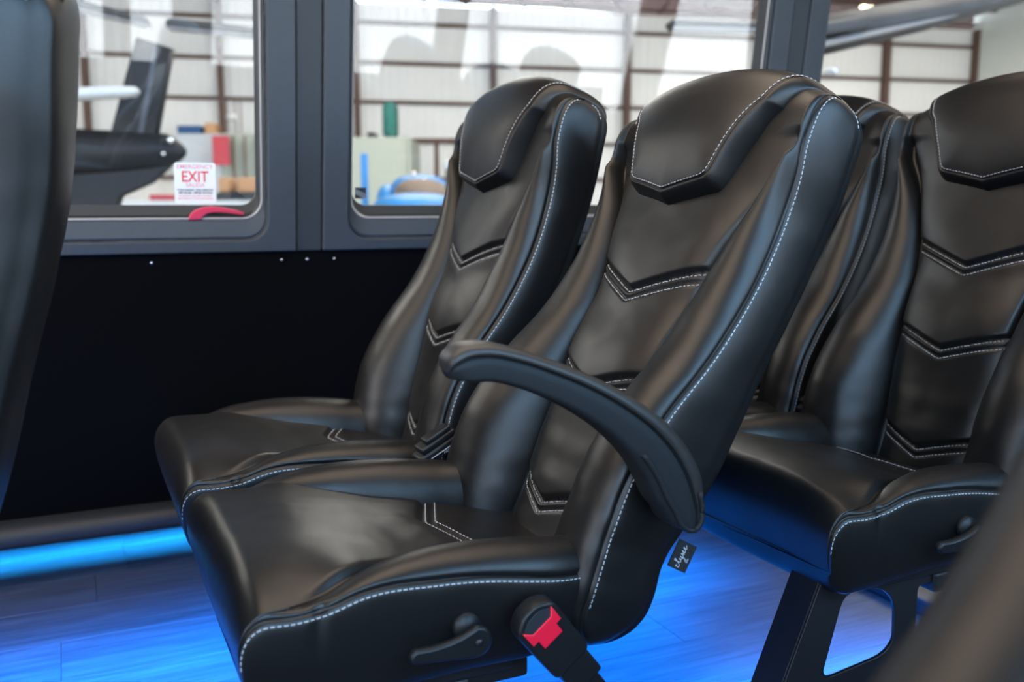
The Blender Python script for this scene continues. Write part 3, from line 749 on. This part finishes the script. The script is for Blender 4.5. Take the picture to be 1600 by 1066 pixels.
# floor
fl = box('floor', (.6, .68, -.025), (8.0, 4.3, .03), 'rubber'); fl['kind'] = 'structure'
def plank_mesh(L, Wd):
    bm = bmesh.new(); bx(bm, (0, 0, 0), (L, Wd, .010), None, .0006, 1); me = bpy.data.meshes.new('plank'); bm.to_mesh(me); bm.free(); me.materials.append(M['plank']); return me
PL, PW = 1.22, .178
pm = plank_mesh(PL - .0008, PW - .0008)
rows = 15
for r in range(rows):
    y = 2.41 + PW / 2 + PW * 1 - r * PW
    off = ((r * .47) % 1) * PL
    if r == 1: off = 0
    for k in range(-2, 4):
        x = .095 + PL / 2 + off + k * PL - (PL if off > .6 else 0)
        if -3.2 < x - PL / 2 and x + PL / 2 < 3.6 and not (x + PL / 2 < -2.2):
            o = inst('plank', pm, fl, (x, y, -.005))
ce = box('ceiling', (.6, .68, 1.80), (8.0, 3.3, .03), 'headliner'); ce['kind'] = 'structure'
for nm, x in (('wall_rear', 4.6), ('wall_front', -3.42)):
    if nm == 'wall_rear': o = box(nm, (x, .68, .9), (.04, 3.8, 1.9), 'carpet')
    else:
        o = bpy.data.objects.new(nm, None); COL.objects.link(o); box('dash', (x, .68, .35), (.05, 3.8, .95), 'carpet', o); box('header', (x, .68, 1.72), (.05, 3.8, .2), 'headliner', o)
    o['kind'] = 'structure'
# dark transverse moulding on the floor behind the rear leg plate
mo = bpy.data.objects.new('trim_6', None); COL.objects.link(mo); mo['kind'] = 'structure'
box('floor_moulding', (1.64, 1.75, .020), (.035, 1.15, .040), 'rubber', mo, None, .008); box('floor_moulding', (1.69, 1.75, .012), (.045, 1.15, .024), 'steel', mo, None, .005)
# LED strips
box('light_strip', (0.3, 2.60, .134), (4.0, .012, .006), 'led'); tag(bpy.data.objects['light_strip'], 'blue LED strip under the black ledge at the foot of the wall', 'light strip')

# ------------------------------------------------------------------ seats
s2 = make_seat(.600, 1.16, 25, 'black leather reclined seat in the middle with the curved aisle armrest', arm=True)
s1 = make_seat(.600, 1.675, 17, 'black leather upright seat by the window, just left of the armrest seat', tg=False, lever=False)
s4 = make_seat(1.325, 1.16, 16, 'black leather aisle seat in the row behind, right of the armrest seat', cdx=.045, tg=False)
s3 = make_seat(1.335, 1.675, 17, 'black leather window seat in the row behind, mostly hidden by the armrest seat', tg=False, lever=False)
s0 = make_seat(-.170, 1.16, 8.5, 'black leather seat at the left edge, seen from behind', tg=False, lever=False)
s5 = make_seat(.273, .07, 20.5, 'blurred black leather seat in the bottom right foreground', tg=False, lever=False)
# the camera side row and its neighbours
for (x, y, lb) in ((1.30, .07, 'first aisle seat behind the blurred foreground seat, mirrored in the second window'), (2.04, .07, 'aisle seat three rows back across the aisle, mirrored behind the two front headrests')):
    make_seat(x, y, 21, 'black leather ' + lb, group='seats across the aisle', tg=False, lever=False)
# belt hardware
bk = build_buckle('seat_belt_buckle', (.464, .900, .404), (0, R(-38), 0), 1.30); tag(bk, 'black seat belt buckle with a red button beside the recline lever of the middle seat', 'buckle')
bk2 = build_buckle('seat_belt_buckle', (.60, 1.93, .535), (R(-8), R(-20), 0), 1.0); tag(bk2, 'dark seat belt buckle with a red button at the wall side of the window seat', 'buckle')
build_tongue_buckle((.525, 1.415, .490), (R(4), R(-26), R(6)), 'black seat belt buckle between the cushions of the front pair of seats', 'black buckles between the seats')
build_tongue_buckle((1.305, 1.405, .500), (R(4), R(-26), R(6)), 'black seat belt buckle between the cushions of the rear pair of seats', 'black buckles between the seats')

# ------------------------------------------------------------------ window stickers and the red pull handle
def on_wall(me, x, y, z=-.0355, sc=1): me.transform(wf @ Matrix.Translation((x, y, z))); return me
st = empty('exit_sticker', wf @ Vector((.280, .122, -.036))); tag(st, 'white emergency exit sticker with red letters on the left window', 'sticker')
def stchild(name, me, material):
    me.transform(Matrix.Translation(-st.location)); o = link(name, me, material, st, False); return o
def flat_rr(x0, x1, y0, y1, r, h, z):
    o = prism('tmp', [p[:2] for p in rr_loop(x0, x1, y0, y1, r, 0, 4)], h, 'white', None, wf @ Matrix.Translation((0, 0, z))); me = o.data; bpy.data.objects.remove(o); return me
stchild('sticker_sheet', flat_rr(.235, .325, .076, .168, .006, .0006, -.0355), 'white')
def put(s, size, x, y, material, name, sx=1.0, bold=0, mt=None):
    me = text_mesh(s, size, bold=bold, ext=.00015); me.transform(wf @ Matrix.Translation((x, y, -.0350)) @ Matrix.Diagonal((sx, 1, 1, 1))); stchild(name, me, material)
put('EMERGENCY', .0125, .280, .1545, 'pinkink', 'heading_letters', 1.10, .0001)
put('EXIT', .0335, .2795, .1255, 'redink', 'exit_letters', .86, .0005)
put('SALIDA', .0125, .280, .1135, 'pinkink', 'salida_letters', 1.0, .0001)
put('TURN HANDLE - PUSH WINDOW', .0056, .280, .1045, 'blackink', 'instruction_letters', .92, .00018)
put('GIRE MANIJA - EMPUJE VENTANA', .0056, .280, .0985, 'blackink', 'instruction_letters', .90, .00018)
put('SIT DOWN AND BELT UP FIRST', .0052, .280, .0915, 'pinkink', 'warning_letters', 1.0, .00008)
put('SENTADOS Y CON CINTURON', .0052, .280, .0855, 'pinkink', 'warning_letters', 1.05, .00008)
ms = empty('glass_mark', wf @ Vector((.665, .101, -.036))); tag(ms, 'small dark square mark in the lower left corner of the second window', 'sticker')
me = flat_rr(.651, .679, .088, .115, .001, .0006, -.0355); me.transform(Matrix.Translation(-ms.location)); link('mark_sheet', me, 'blackink', ms, False)
for k in range(4):
    o = prism('tmp', [(.6515, .112 - k * .0035), (.6785, .098 - k * .0035), (.6785, .0965 - k * .0035), (.6515, .1105 - k * .0035)], .0003, 'greyink', None, wf @ Matrix.Translation((0, 0, -.035)))
    me = o.data; bpy.data.objects.remove(o); me.transform(Matrix.Translation(-ms.location)); link('mark_line', me, 'greyink', ms, False)
# small dark maker mark on the left pane
o = prism('glass_mark', [(.356, .090), (.388, .090), (.380, .099), (.373, .101), (.371, .106), (.368, .100), (.360, .097)], .0004, 'rubber', None, wf @ Matrix.Translation((0, 0, -.0355))); tag(o, 'tiny dark etched mark right of the exit sticker on the left pane', 'sticker')
# red handle: tapered crescent
C = []
up = [(.262, .046), (.266, .056), (.275, .0635), (.290, .069), (.310, .0715), (.335, .069), (.360, .0640), (.379, .0585)]
dn = [(.378, .0555), (.358, .0590), (.335, .0620), (.315, .0628), (.300, .060), (.290, .054), (.285, .0465)]
o = prism('window_pull_handle', up + dn, .014, 'redh', None, wf @ Matrix.Translation((0, 0, -.004)), .002); tag(o, 'red curved emergency pull handle on the sill of the left window', 'handle')

# ------------------------------------------------------------------ the hangar outside
F3 = np.array([math.sin(YAW) * math.cos(PIT), math.cos(YAW) * math.cos(PIT), math.sin(PIT)]); R3 = np.array([math.cos(YAW), -math.sin(YAW), 0]); U3 = np.cross(R3, F3)
def at(px, py, d):
    """world point seen at frame pixel (px,py) at horizontal distance d along the view"""
    v = F3 + R3 * (px - 800) / FPX - U3 * (py - 533) / FPX; v = v / (v @ np.array([math.sin(YAW), math.cos(YAW), 0])) * d
    return Vector((v[0], v[1], v[2] + H))
GZ = -.62
gr = box('ground', (10, 17, GZ - .1), (150, 50, .2), 'concrete'); gr['kind'] = 'structure'
gr = box('ground_apron', (10, -38.0, GZ - .1), (200, 60, .2), 'apron'); gr['kind'] = 'structure'
AZ = R(12); D = 34.0; WD = Vector((math.cos(AZ), -math.sin(AZ), 0)); WNm = Vector((math.sin(AZ), math.cos(AZ), 0))
base = WNm * D
hw = bpy.data.objects.new('wall_hangar_back', None); COL.objects.link(hw); hw['kind'] = 'structure'
rotw = Matrix.Rotation(-AZ, 3, 'Z')
u0, u1 = -26, .778 * D
HT = 7.6
# corrugated sheets between columns
def corr(name, ua, ub, z0, z1, origin, dr, nr, material, parent, amp=.012, wl_=.3):
    n = int((ub - ua) / (wl_ / 4)); V = []; F = []
    for k in range(n + 1):
        u = ua + (ub - ua) * k / n; dd = amp * (0 if (k % 4) in (0, 1) else 1); p = origin + dr * u + nr * dd
        V.append((p.x, p.y, z0)); V.append((p.x, p.y, z1))
    for k in range(n): F.append([2 * k, 2 * k + 2, 2 * k + 3, 2 * k + 1])
    return link(name, mesh(name, V, F), material, parent, False)
us = [.778, .662, .505, .354, .209, .07, -.06, -.182, -.33, -.48, -.62, -.765]
for a, b2 in zip(us[:-1], us[1:]): corr('wall_sheet', b2 * D, a * D, GZ, HT, base, WD, WNm, 'sheet', hw)
for u in us:
    p = base + WD * (u * D) - WNm * .25
    box('column', (p.x, p.y, (HT + GZ) / 2), (.19, .35, HT - GZ), 'girt', hw, rotw)
ctr = base + WD * ((u0 + u1) / 2) - WNm * .12
for z in (-.30, .98, 2.25, 3.57, 4.88, 6.19, 7.0):
    box('girt', (ctr.x, ctr.y, z + .75), (u1 - u0, .12, .125), 'girt', hw, rotw)
# side wall from the corner towards the camera
hs_ = bpy.data.objects.new('wall_hangar_side', None); COL.objects.link(hs_); hs_['kind'] = 'structure'
cor = base + WD * u1
for k in range(5): corr('wall_sheet', k * 7.0, k * 7.0 + 7.0, GZ, HT + .6, cor, -WNm, WD, 'sheet2', hs_)
for k in range(1, 5):
    p = cor - WNm * (7.0 * k) - WD * .2; box('column', (p.x, p.y, (HT + GZ) / 2), (.2, .3, HT - GZ), 'girt', hs_, rotw)
lw = bpy.data.objects.new('wall_hangar_left', None); COL.objects.link(lw); lw['kind'] = 'structure'
cl = base + WD * u0
for k in range(5): corr('wall_sheet', k * 8.0, k * 8.0 + 8.0, GZ, HT + .6, cl, -WNm, WD, 'sheet', lw)
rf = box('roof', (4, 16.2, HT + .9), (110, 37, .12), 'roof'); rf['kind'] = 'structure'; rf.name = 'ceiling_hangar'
for k in range(9):
    p = base - WNm * (1.2 + k * 3.8) + WD * 4
    o = box('rafter', (p.x, p.y, HT + .62), (48, .18, .32), 'girt', rf, rotw)
for k in range(26):
    p = base + WD * (-20 + k * 1.75) - WNm * .6
    box('truss_web', (p.x, p.y, HT + .18), (.10, .10, .60), 'girt', rf, rotw @ Matrix.Rotation(R(38 if k % 2 else -38), 3, 'Y'))

# eaves channel truss in view at the right
def bar(name, p0, p1, w_, h_, material, parent=None):
    d = p1 - p0; q = d.to_track_quat('X', 'Z').to_matrix(); return box(name, (p0 + p1) / 2, (d.length, w_, h_), material, parent, q)
# lit bay lamps
for k, (px, py) in enumerate(((1349, 19), (1360, 20))):
    p = at(px, py, 24); r0 = empty('bay_lamp', p); bm = bmesh.new(); cyl(bm, (0, 0, 0), (0, 0, .14), .085, .07, 16); bm_obj('lamp_globe', bm, 'lampon', r0, True)
    bm = bmesh.new(); cyl(bm, (0, 0, .14), (0, 0, HT + .9 - p.z), .012, .012, 8); bm_obj('hanger_rod', bm, 'girt', r0, True); o = r0
    tag(o, 'lit round hangar lamp under the brown roof, %s of the two' % ('left' if k == 0 else 'right'), 'lamp', 'pair of lit hangar lamps')

# black helicopter tail beyond the left window
def ellip_loft(name, path, radii, material, parent=None, seg=24, squash=1.0):
    V = []; F = []; n = len(path)
    for i in range(n):
        p = Vector(path[i]); d = (Vector(path[min(i + 1, n - 1)]) - Vector(path[max(i - 1, 0)])).normalized(); a = d.cross(Vector((0, 0, 1))).normalized(); b3 = a.cross(d)
        for k in range(seg):
            th = 2 * math.pi * k / seg; V.append(p + a * math.cos(th) * radii[i][0] + b3 * math.sin(th) * radii[i][1])
    for i in range(n - 1):
        for k in range(seg): F.append([i * seg + k, i * seg + (k + 1) % seg, (i + 1) * seg + (k + 1) % seg, (i + 1) * seg + k])
    F.append(list(range(seg))); F.append([(n - 1) * seg + k for k in range(seg)][::-1])
    return link(name, mesh(name, V, F), material, parent)
DH = 8.0
hroot = empty('helicopter', at(190, 300, DH)); tag(hroot, 'black helicopter tail with a tall grey striped fin behind the left window', 'helicopter')
def H_(pl, d=DH): return [at(x, y, d) - hroot.location for x, y in pl]
s_ = DH / 1500 / math.cos(R(25)) * 1.0
path = H_([(-60, 235), (20, 236), (90, 238), (150, 238), (200, 237), (240, 236), (262, 236), (275, 237), (285, 238), (291, 239)])
rad = [(.2, .21), (.2, .21), (.19, .20), (.18, .18), (.165, .165), (.15, .15), (.125, .135), (.10, .10), (.06, .06), (.015, .02)]
ellip_loft('tail_boom', path, rad, 'heli', hroot)
def slab(name, pl, th, material, parent, d=DH, bev=.012):
    """solid plate with its outline given in a vertical plane that faces across the bus"""
    fx = Vector((math.cos(YAW), -math.sin(YAW), 0)); fz = Vector((0, 0, 1)); fy = Vector((math.sin(YAW), math.cos(YAW), 0))
    o = at(*pl[0], d) - (parent.location if parent else Vector((0, 0, 0))); pts = []
    for q in pl:
        v = at(*q, d) - at(*pl[0], d); pts.append((v.dot(fx), v.z))
    fr_ = Matrix(((fx.x, fz.x, -fy.x, o.x), (fx.y, fz.y, -fy.y, o.y), (fx.z, fz.z, -fy.z, o.z), (0, 0, 0, 1)))
    return prism(name, pts, th, material, parent, fr_, bev)
slab('tail_fin', [(176, 215), (244, 215), (268, 78), (217, 62)], .10, 'heli', hroot)
slab('fin_stripe', [(219, 214), (227, 214), (252, 74), (245, 72)], .115, 'helig', hroot, bev=.002)
slab('lower_fin', [(60, 250), (262, 262), (238, 284), (190, 305), (175, 345), (150, 345), (60, 345)], .10, 'heli', hroot)
o = ellip_loft('stabilizer', H_([(60, 150), (130, 147), (190, 144), (212, 143), (218, 143)], DH - .6), [(.10, .05), (.10, .05), (.09, .045), (.07, .035), (.02, .012)], 'whitep', hroot)
for (px, py, r) in ((266, 219, .028), (255, 240, .018)):
    bm = bmesh.new(); bmesh.ops.create_icosphere(bm, subdivisions=2, radius=r); bmesh.ops.translate(bm, vec=at(px, py, DH - .16) - hroot.location, verts=bm.verts); bm_obj('tail_light', bm, 'chrome', hroot, True)
# main rotor blades crossing the window tops
def blade(name, a, b3, d, wpx, parent, d2=None, material='wing'):
    A, B = at(*a, d) - parent.location, at(*b3, d2 or d) - parent.location
    o = ellip_loft(name, [A, A * .97 + B * .03, A * .5 + B * .5, A * .03 + B * .97, B], [(.02, .01), (.16, wpx), (.16, wpx), (.15, wpx * .9), (.02, .01)], material, parent)
    q = ellip_loft('blade_edge', [A + Vector((0, -.1, -wpx * .9)), B + Vector((0, -.1, -wpx * .9))], [(.04, .02), (.04, .02)], 'winglight', parent); q.parent = o; return o
blade('rotor_blade', (-40, -30), (232, 36), 7.5, .045, hroot)
blade('rotor_blade', (262, 38), (440, 56), 9.5, .055, hroot)
bm = bmesh.new(); cyl(bm, at(-40, -30, 7.5) - hroot.location, at(-40, 240, 7.9) - hroot.location, .09, .14, 16); bm_obj('rotor_mast', bm, 'heli', hroot, True)
bm = bmesh.new(); cyl(bm, at(-40, 235, 8) - hroot.location, at(-40, 235, 8) - hroot.location + Vector((0, 0, GZ - at(-40, 235, 8).z)), .35, .30, 16); bm_obj('landing_gear', bm, 'heli', hroot, True)
# high wing and a rotor blade behind the right window
wr = empty('aircraft_wing', at(1430, 40, 9)); tag(wr, 'grey blue aircraft wing slanting across the top of the right window', 'wing')
A, B = at(1250, 62, 8.2), at(1575, -4, 9.6)
ellip_loft('wing_skin', [A - wr.location, A * .98 + B * .02 - wr.location, A * .5 + B * .5 - wr.location, A * .04 + B * .96 - wr.location, B - wr.location], [(.3, .05), (.5, .165), (.5, .145), (.45, .08), (.3, .02)], 'wing', wr)
A2, B2 = at(1250, 76, 7.6), at(1560, 8, 9.0)
ellip_loft('flap', [A2 - wr.location, A2 * .5 + B2 * .5 - wr.location, B2 - wr.location], [(.12, .030), (.12, .028), (.08, .015)], 'winglight', wr)
blade('right_rotor_blade', (1040, 40), (1290, 46), 8.0, .040, wr)  # rotor blade, grouped with the wing it overlaps
c0 = at(1240, 60, 8.6) - wr.location
ellip_loft('fuselage', [c0 + Vector((0, 0, .1)), c0 + Vector((0, 0, -.4)), c0 + Vector((0, 0, -1.2)), c0 + Vector((0, 0, GZ + .25 - at(1240, 60, 8.6).z))], [(.10, .1), (.19, .3), (.19, .3), (.1, .2)], 'wing', wr)
bm = bmesh.new(); z_ = GZ - at(1240, 60, 8.6).z; cyl(bm, c0 + Vector((0, 0, z_ + .02)), c0 + Vector((0, 0, z_ + .35)), .12, .12, 16); bm_obj('landing_gear', bm, 'rubber', wr, True)
bm = bmesh.new(); p = at(1312, 42, 7.8) - wr.location; bx(bm, p, (.5, .2, .10), Matrix.Rotation(R(-12), 3, 'Y'), .04); bm_obj('wing_root_fairing', bm, 'wing', wr, True)
bm = bmesh.new(); p = at(1298, 112, 6.0) - wr.location; bx(bm, p, (.05, .1, .04), Matrix.Rotation(R(30), 3, 'Y'), .02); bm_obj('strut_fitting', bm, 'whitep', wr, True)
# containers and clutter on the hangar floor
def cbox(name, px0, px1, pytop, d, dep, material, label, cat, parent=None, bottom=None, bev=.03, zb=None):
    a, b3 = at(px0, pytop, d), at(px1, pytop, d); z0 = zb if zb is not None else (GZ if bottom is None else at(px0, bottom, d).z)
    c = (a + b3) / 2 + Vector((math.sin(YAW), math.cos(YAW), 0)) * dep / 2; o = box(name, (c.x, c.y, (a.z + z0) / 2), ((b3 - a).length, dep, a.z - z0), material, parent, Matrix.Rotation(-YAW, 3, 'Z'), bev)
    if label: tag(o, label, cat)
    return o
ZT1 = at(345, 208, 26).z; ZT2 = at(505, 214, 27).z
c1 = empty('storage_container', (0, 0, 0)); tag(c1, 'pale green container on the hangar floor behind the left window', 'container')
cbox('container_body', 345, 470, 208, 26, 3, 'cont', None, None, c1); cbox('container_door', 270, 344, 208.5, 26, 3, 'contw', None, None, c1)
for px in (362, 380, 398): cbox('door_bar', px, px + 2, 212, 25.8, .1, 'girt', None, None, c1, 330, .0)
c2 = empty('storage_container', (0, 0, 0)); tag(c2, 'pale green container on the hangar floor behind the second window', 'container')
cbox('container_body', 505, 640, 214, 27, 3, 'cont', None, None, c2)
cbox('container_post', 636, 641, 213, 26.9, .1, 'cont', None, None, c2)
dr = empty('hangar_door_frame', (0, 0, 0)); tag(dr, 'brown steel door frame in the hangar back wall right of the container', 'door frame')
for x0, x1, yt, bo in ((641, 651, 218, None), (678, 685, 218, None), (710, 716, 218, None), (641, 735, 216, 223)): cbox('frame_bar', x0, x1, yt, 30.5, .2, 'girt', None, None, dr, bo, .0)
cbox('poster', 331, 357, 212, 25.6, .05, 'redp', 'red poster on the pale green container behind the left window', 'poster', None, 258, .0)
cbox('blue_crate', 276, 313, 196, 26.1, 1, 'navy', 'dark blue crate on top of the container behind the left window', 'crate', None, None, .03, ZT1)
cbox('tool_case', 319, 335, 192, 26.2, .6, 'orange', 'small orange case on top of the container beside the dark blue crate', 'case', None, None, .03, ZT1)
cab = cbox('tool_cabinet', 336, 412, 301, 14, .8, 'rubber', 'dark tool cabinet under the orange boxes behind the left window', 'cabinet')
ZC = at(336, 301, 14).z + .002
cbox('cardboard_box', 370, 404, 277, 14.1, .5, 'orange', 'orange cardboard box low in the right corner of the left window', 'box', None, None, .03, ZC)
cbox('cardboard_box', 340, 356, 277, 14.1, .5, 'orange', 'narrow orange box just right of the exit sticker', 'box', None, None, .03, ZC)
cbox('toolbox', 232, 266, 304, 12.7, .3, 'redp', 'red toolbox low behind the helicopter tail', 'toolbox', None, None, .02, at(165, 313, 12.5).z + .001)
cbox('workbench', 165, 470, 313, 12.5, .8, 'whitep', 'white topped workbench behind the helicopter tail at the foot of the left window', 'workbench', None, None, .01)
t_ = cbox('tarpaulin', 596, 618, 158, 27.6, .8, 'green', 'green tarpaulin roll standing on the second container', 'tarpaulin', None, None, .15, ZT2 + .005)
cbox('duffel_bag', 572, 588, 206, 27.3, .5, 'rubber', 'small dark bag on top of the second container', 'bag', None, None, .08, ZT2 + .005)
cbox('blue_post', 563, 573, 240, 12, .1, 'bluep', 'upright sky blue post in the left corner of the second window', 'post', None, None, .01)
# drip post with white flask (clear cart) left window
tc_ = empty('glass_cabinet', (0, 0, 0)); tag(tc_, 'clear frame with a white ball behind the right edge of the left window', 'stand')
for px in (346, 352, 366, 374): cbox('frame_post', px, px + 1.5, 155, 26.5, .04, 'girt', None, None, tc_, None, .0, ZT1)
bm = bmesh.new(); bmesh.ops.create_icosphere(bm, subdivisions=3, radius=.14); bmesh.ops.translate(bm, vec=at(362, 182, 26.5), verts=bm.verts); bm_obj('white_globe', bm, 'whitep', tc_, True)
# blue light aircraft seen nose on through the second window
DA = 11.0
ar = empty('light_aircraft', at(650, 330, DA)); tag(ar, 'sky blue light aircraft with a tan cockpit behind the second window', 'aircraft')
def axl(px, py, dd=0): return at(px, py, DA + dd) - ar.location
V = []
fxd = Vector((math.sin(YAW), math.cos(YAW), 0)); rx = Vector((math.cos(YAW), -math.sin(YAW), 0))
def dome(name, cpx, cpy, hw_px, hh_px, dep, material, k=2.4, dd=0.0, lo=-.15):
    s = DA / 1500 * 1.0; c = axl(cpx, cpy, dd); G = []
    for i in range(17):
        a = math.pi * i / 16; row = []
        for j in range(25):
            b4 = math.pi * 2 * j / 24; sa, ca = math.sin(a), math.cos(a)
            sg = lambda v, e: math.copysign(abs(v) ** e, v)
            X = sg(sa, .8) * sg(math.cos(b4), .8) * hw_px * s; Y = sg(sa, .8) * sg(math.sin(b4), .8) * dep; Z = sg(ca, .8) * hh_px * s
            row.append(c + rx * X + fxd * Y + Vector((0, 0, max(Z, lo * 3))))
        G.append(row)
    return link(name, grid_mesh(name, np.array([[tuple(v) for v in r] for r in G])), material, ar)
dome('cowling', 652, 330, 66, 27, .8, 'bluep', dd=-.3)
dome('cabin_roof', 657, 306, 50, 35, .9, 'bluep', dd=1.0)
dome('windscreen_interior', 660, 305, 42, 26, .9, 'tan', dd=.60)
dome('left_fairing', 612, 318, 20, 32, .7, 'bluep', dd=.9)
bm = bmesh.new(); bmesh.ops.create_icosphere(bm, subdivisions=2, radius=.03); bmesh.ops.translate(bm, vec=axl(659, 313, -.75), verts=bm.verts); bm_obj('nose_light', bm, 'pinkink', ar, True)
for px, py, r, mt in ((646, 272, .035, 'whitep'), (663, 284, .035, 'lampon')):
    bm = bmesh.new(); bmesh.ops.create_icosphere(bm, subdivisions=2, radius=r); bmesh.ops.translate(bm, vec=axl(px, py, .2), verts=bm.verts); bm_obj('beacon', bm, 'chrome', ar, True)
ps = empty('stanchion', at(699, 330, 10)); tag(ps, 'grey post with a white cap standing beside the blue aircraft', 'post')
cbox('post', 696, 703, 262, 10, .05, 'girt', None, None, None, None, .0); o = bpy.data.objects['post']; o.location -= ps.location; o.parent = ps
bm = bmesh.new(); bmesh.ops.create_icosphere(bm, subdivisions=2, radius=.05); bmesh.ops.translate(bm, vec=at(700, 258, 10) - ps.location, verts=bm.verts); bm_obj('post_cap', bm, 'whitep', ps, True)
# body of the van outside, below the windows
bd = bpy.data.objects.new('trim_5', None); COL.objects.link(bd); bd['kind'] = 'structure'
box('body_side', (0, 2.84, .2), (7, .04, 1.0), 'bodyext', bd); box('body_side', (0, -1.48, .2), (7, .04, 1.0), 'bodyext', bd)
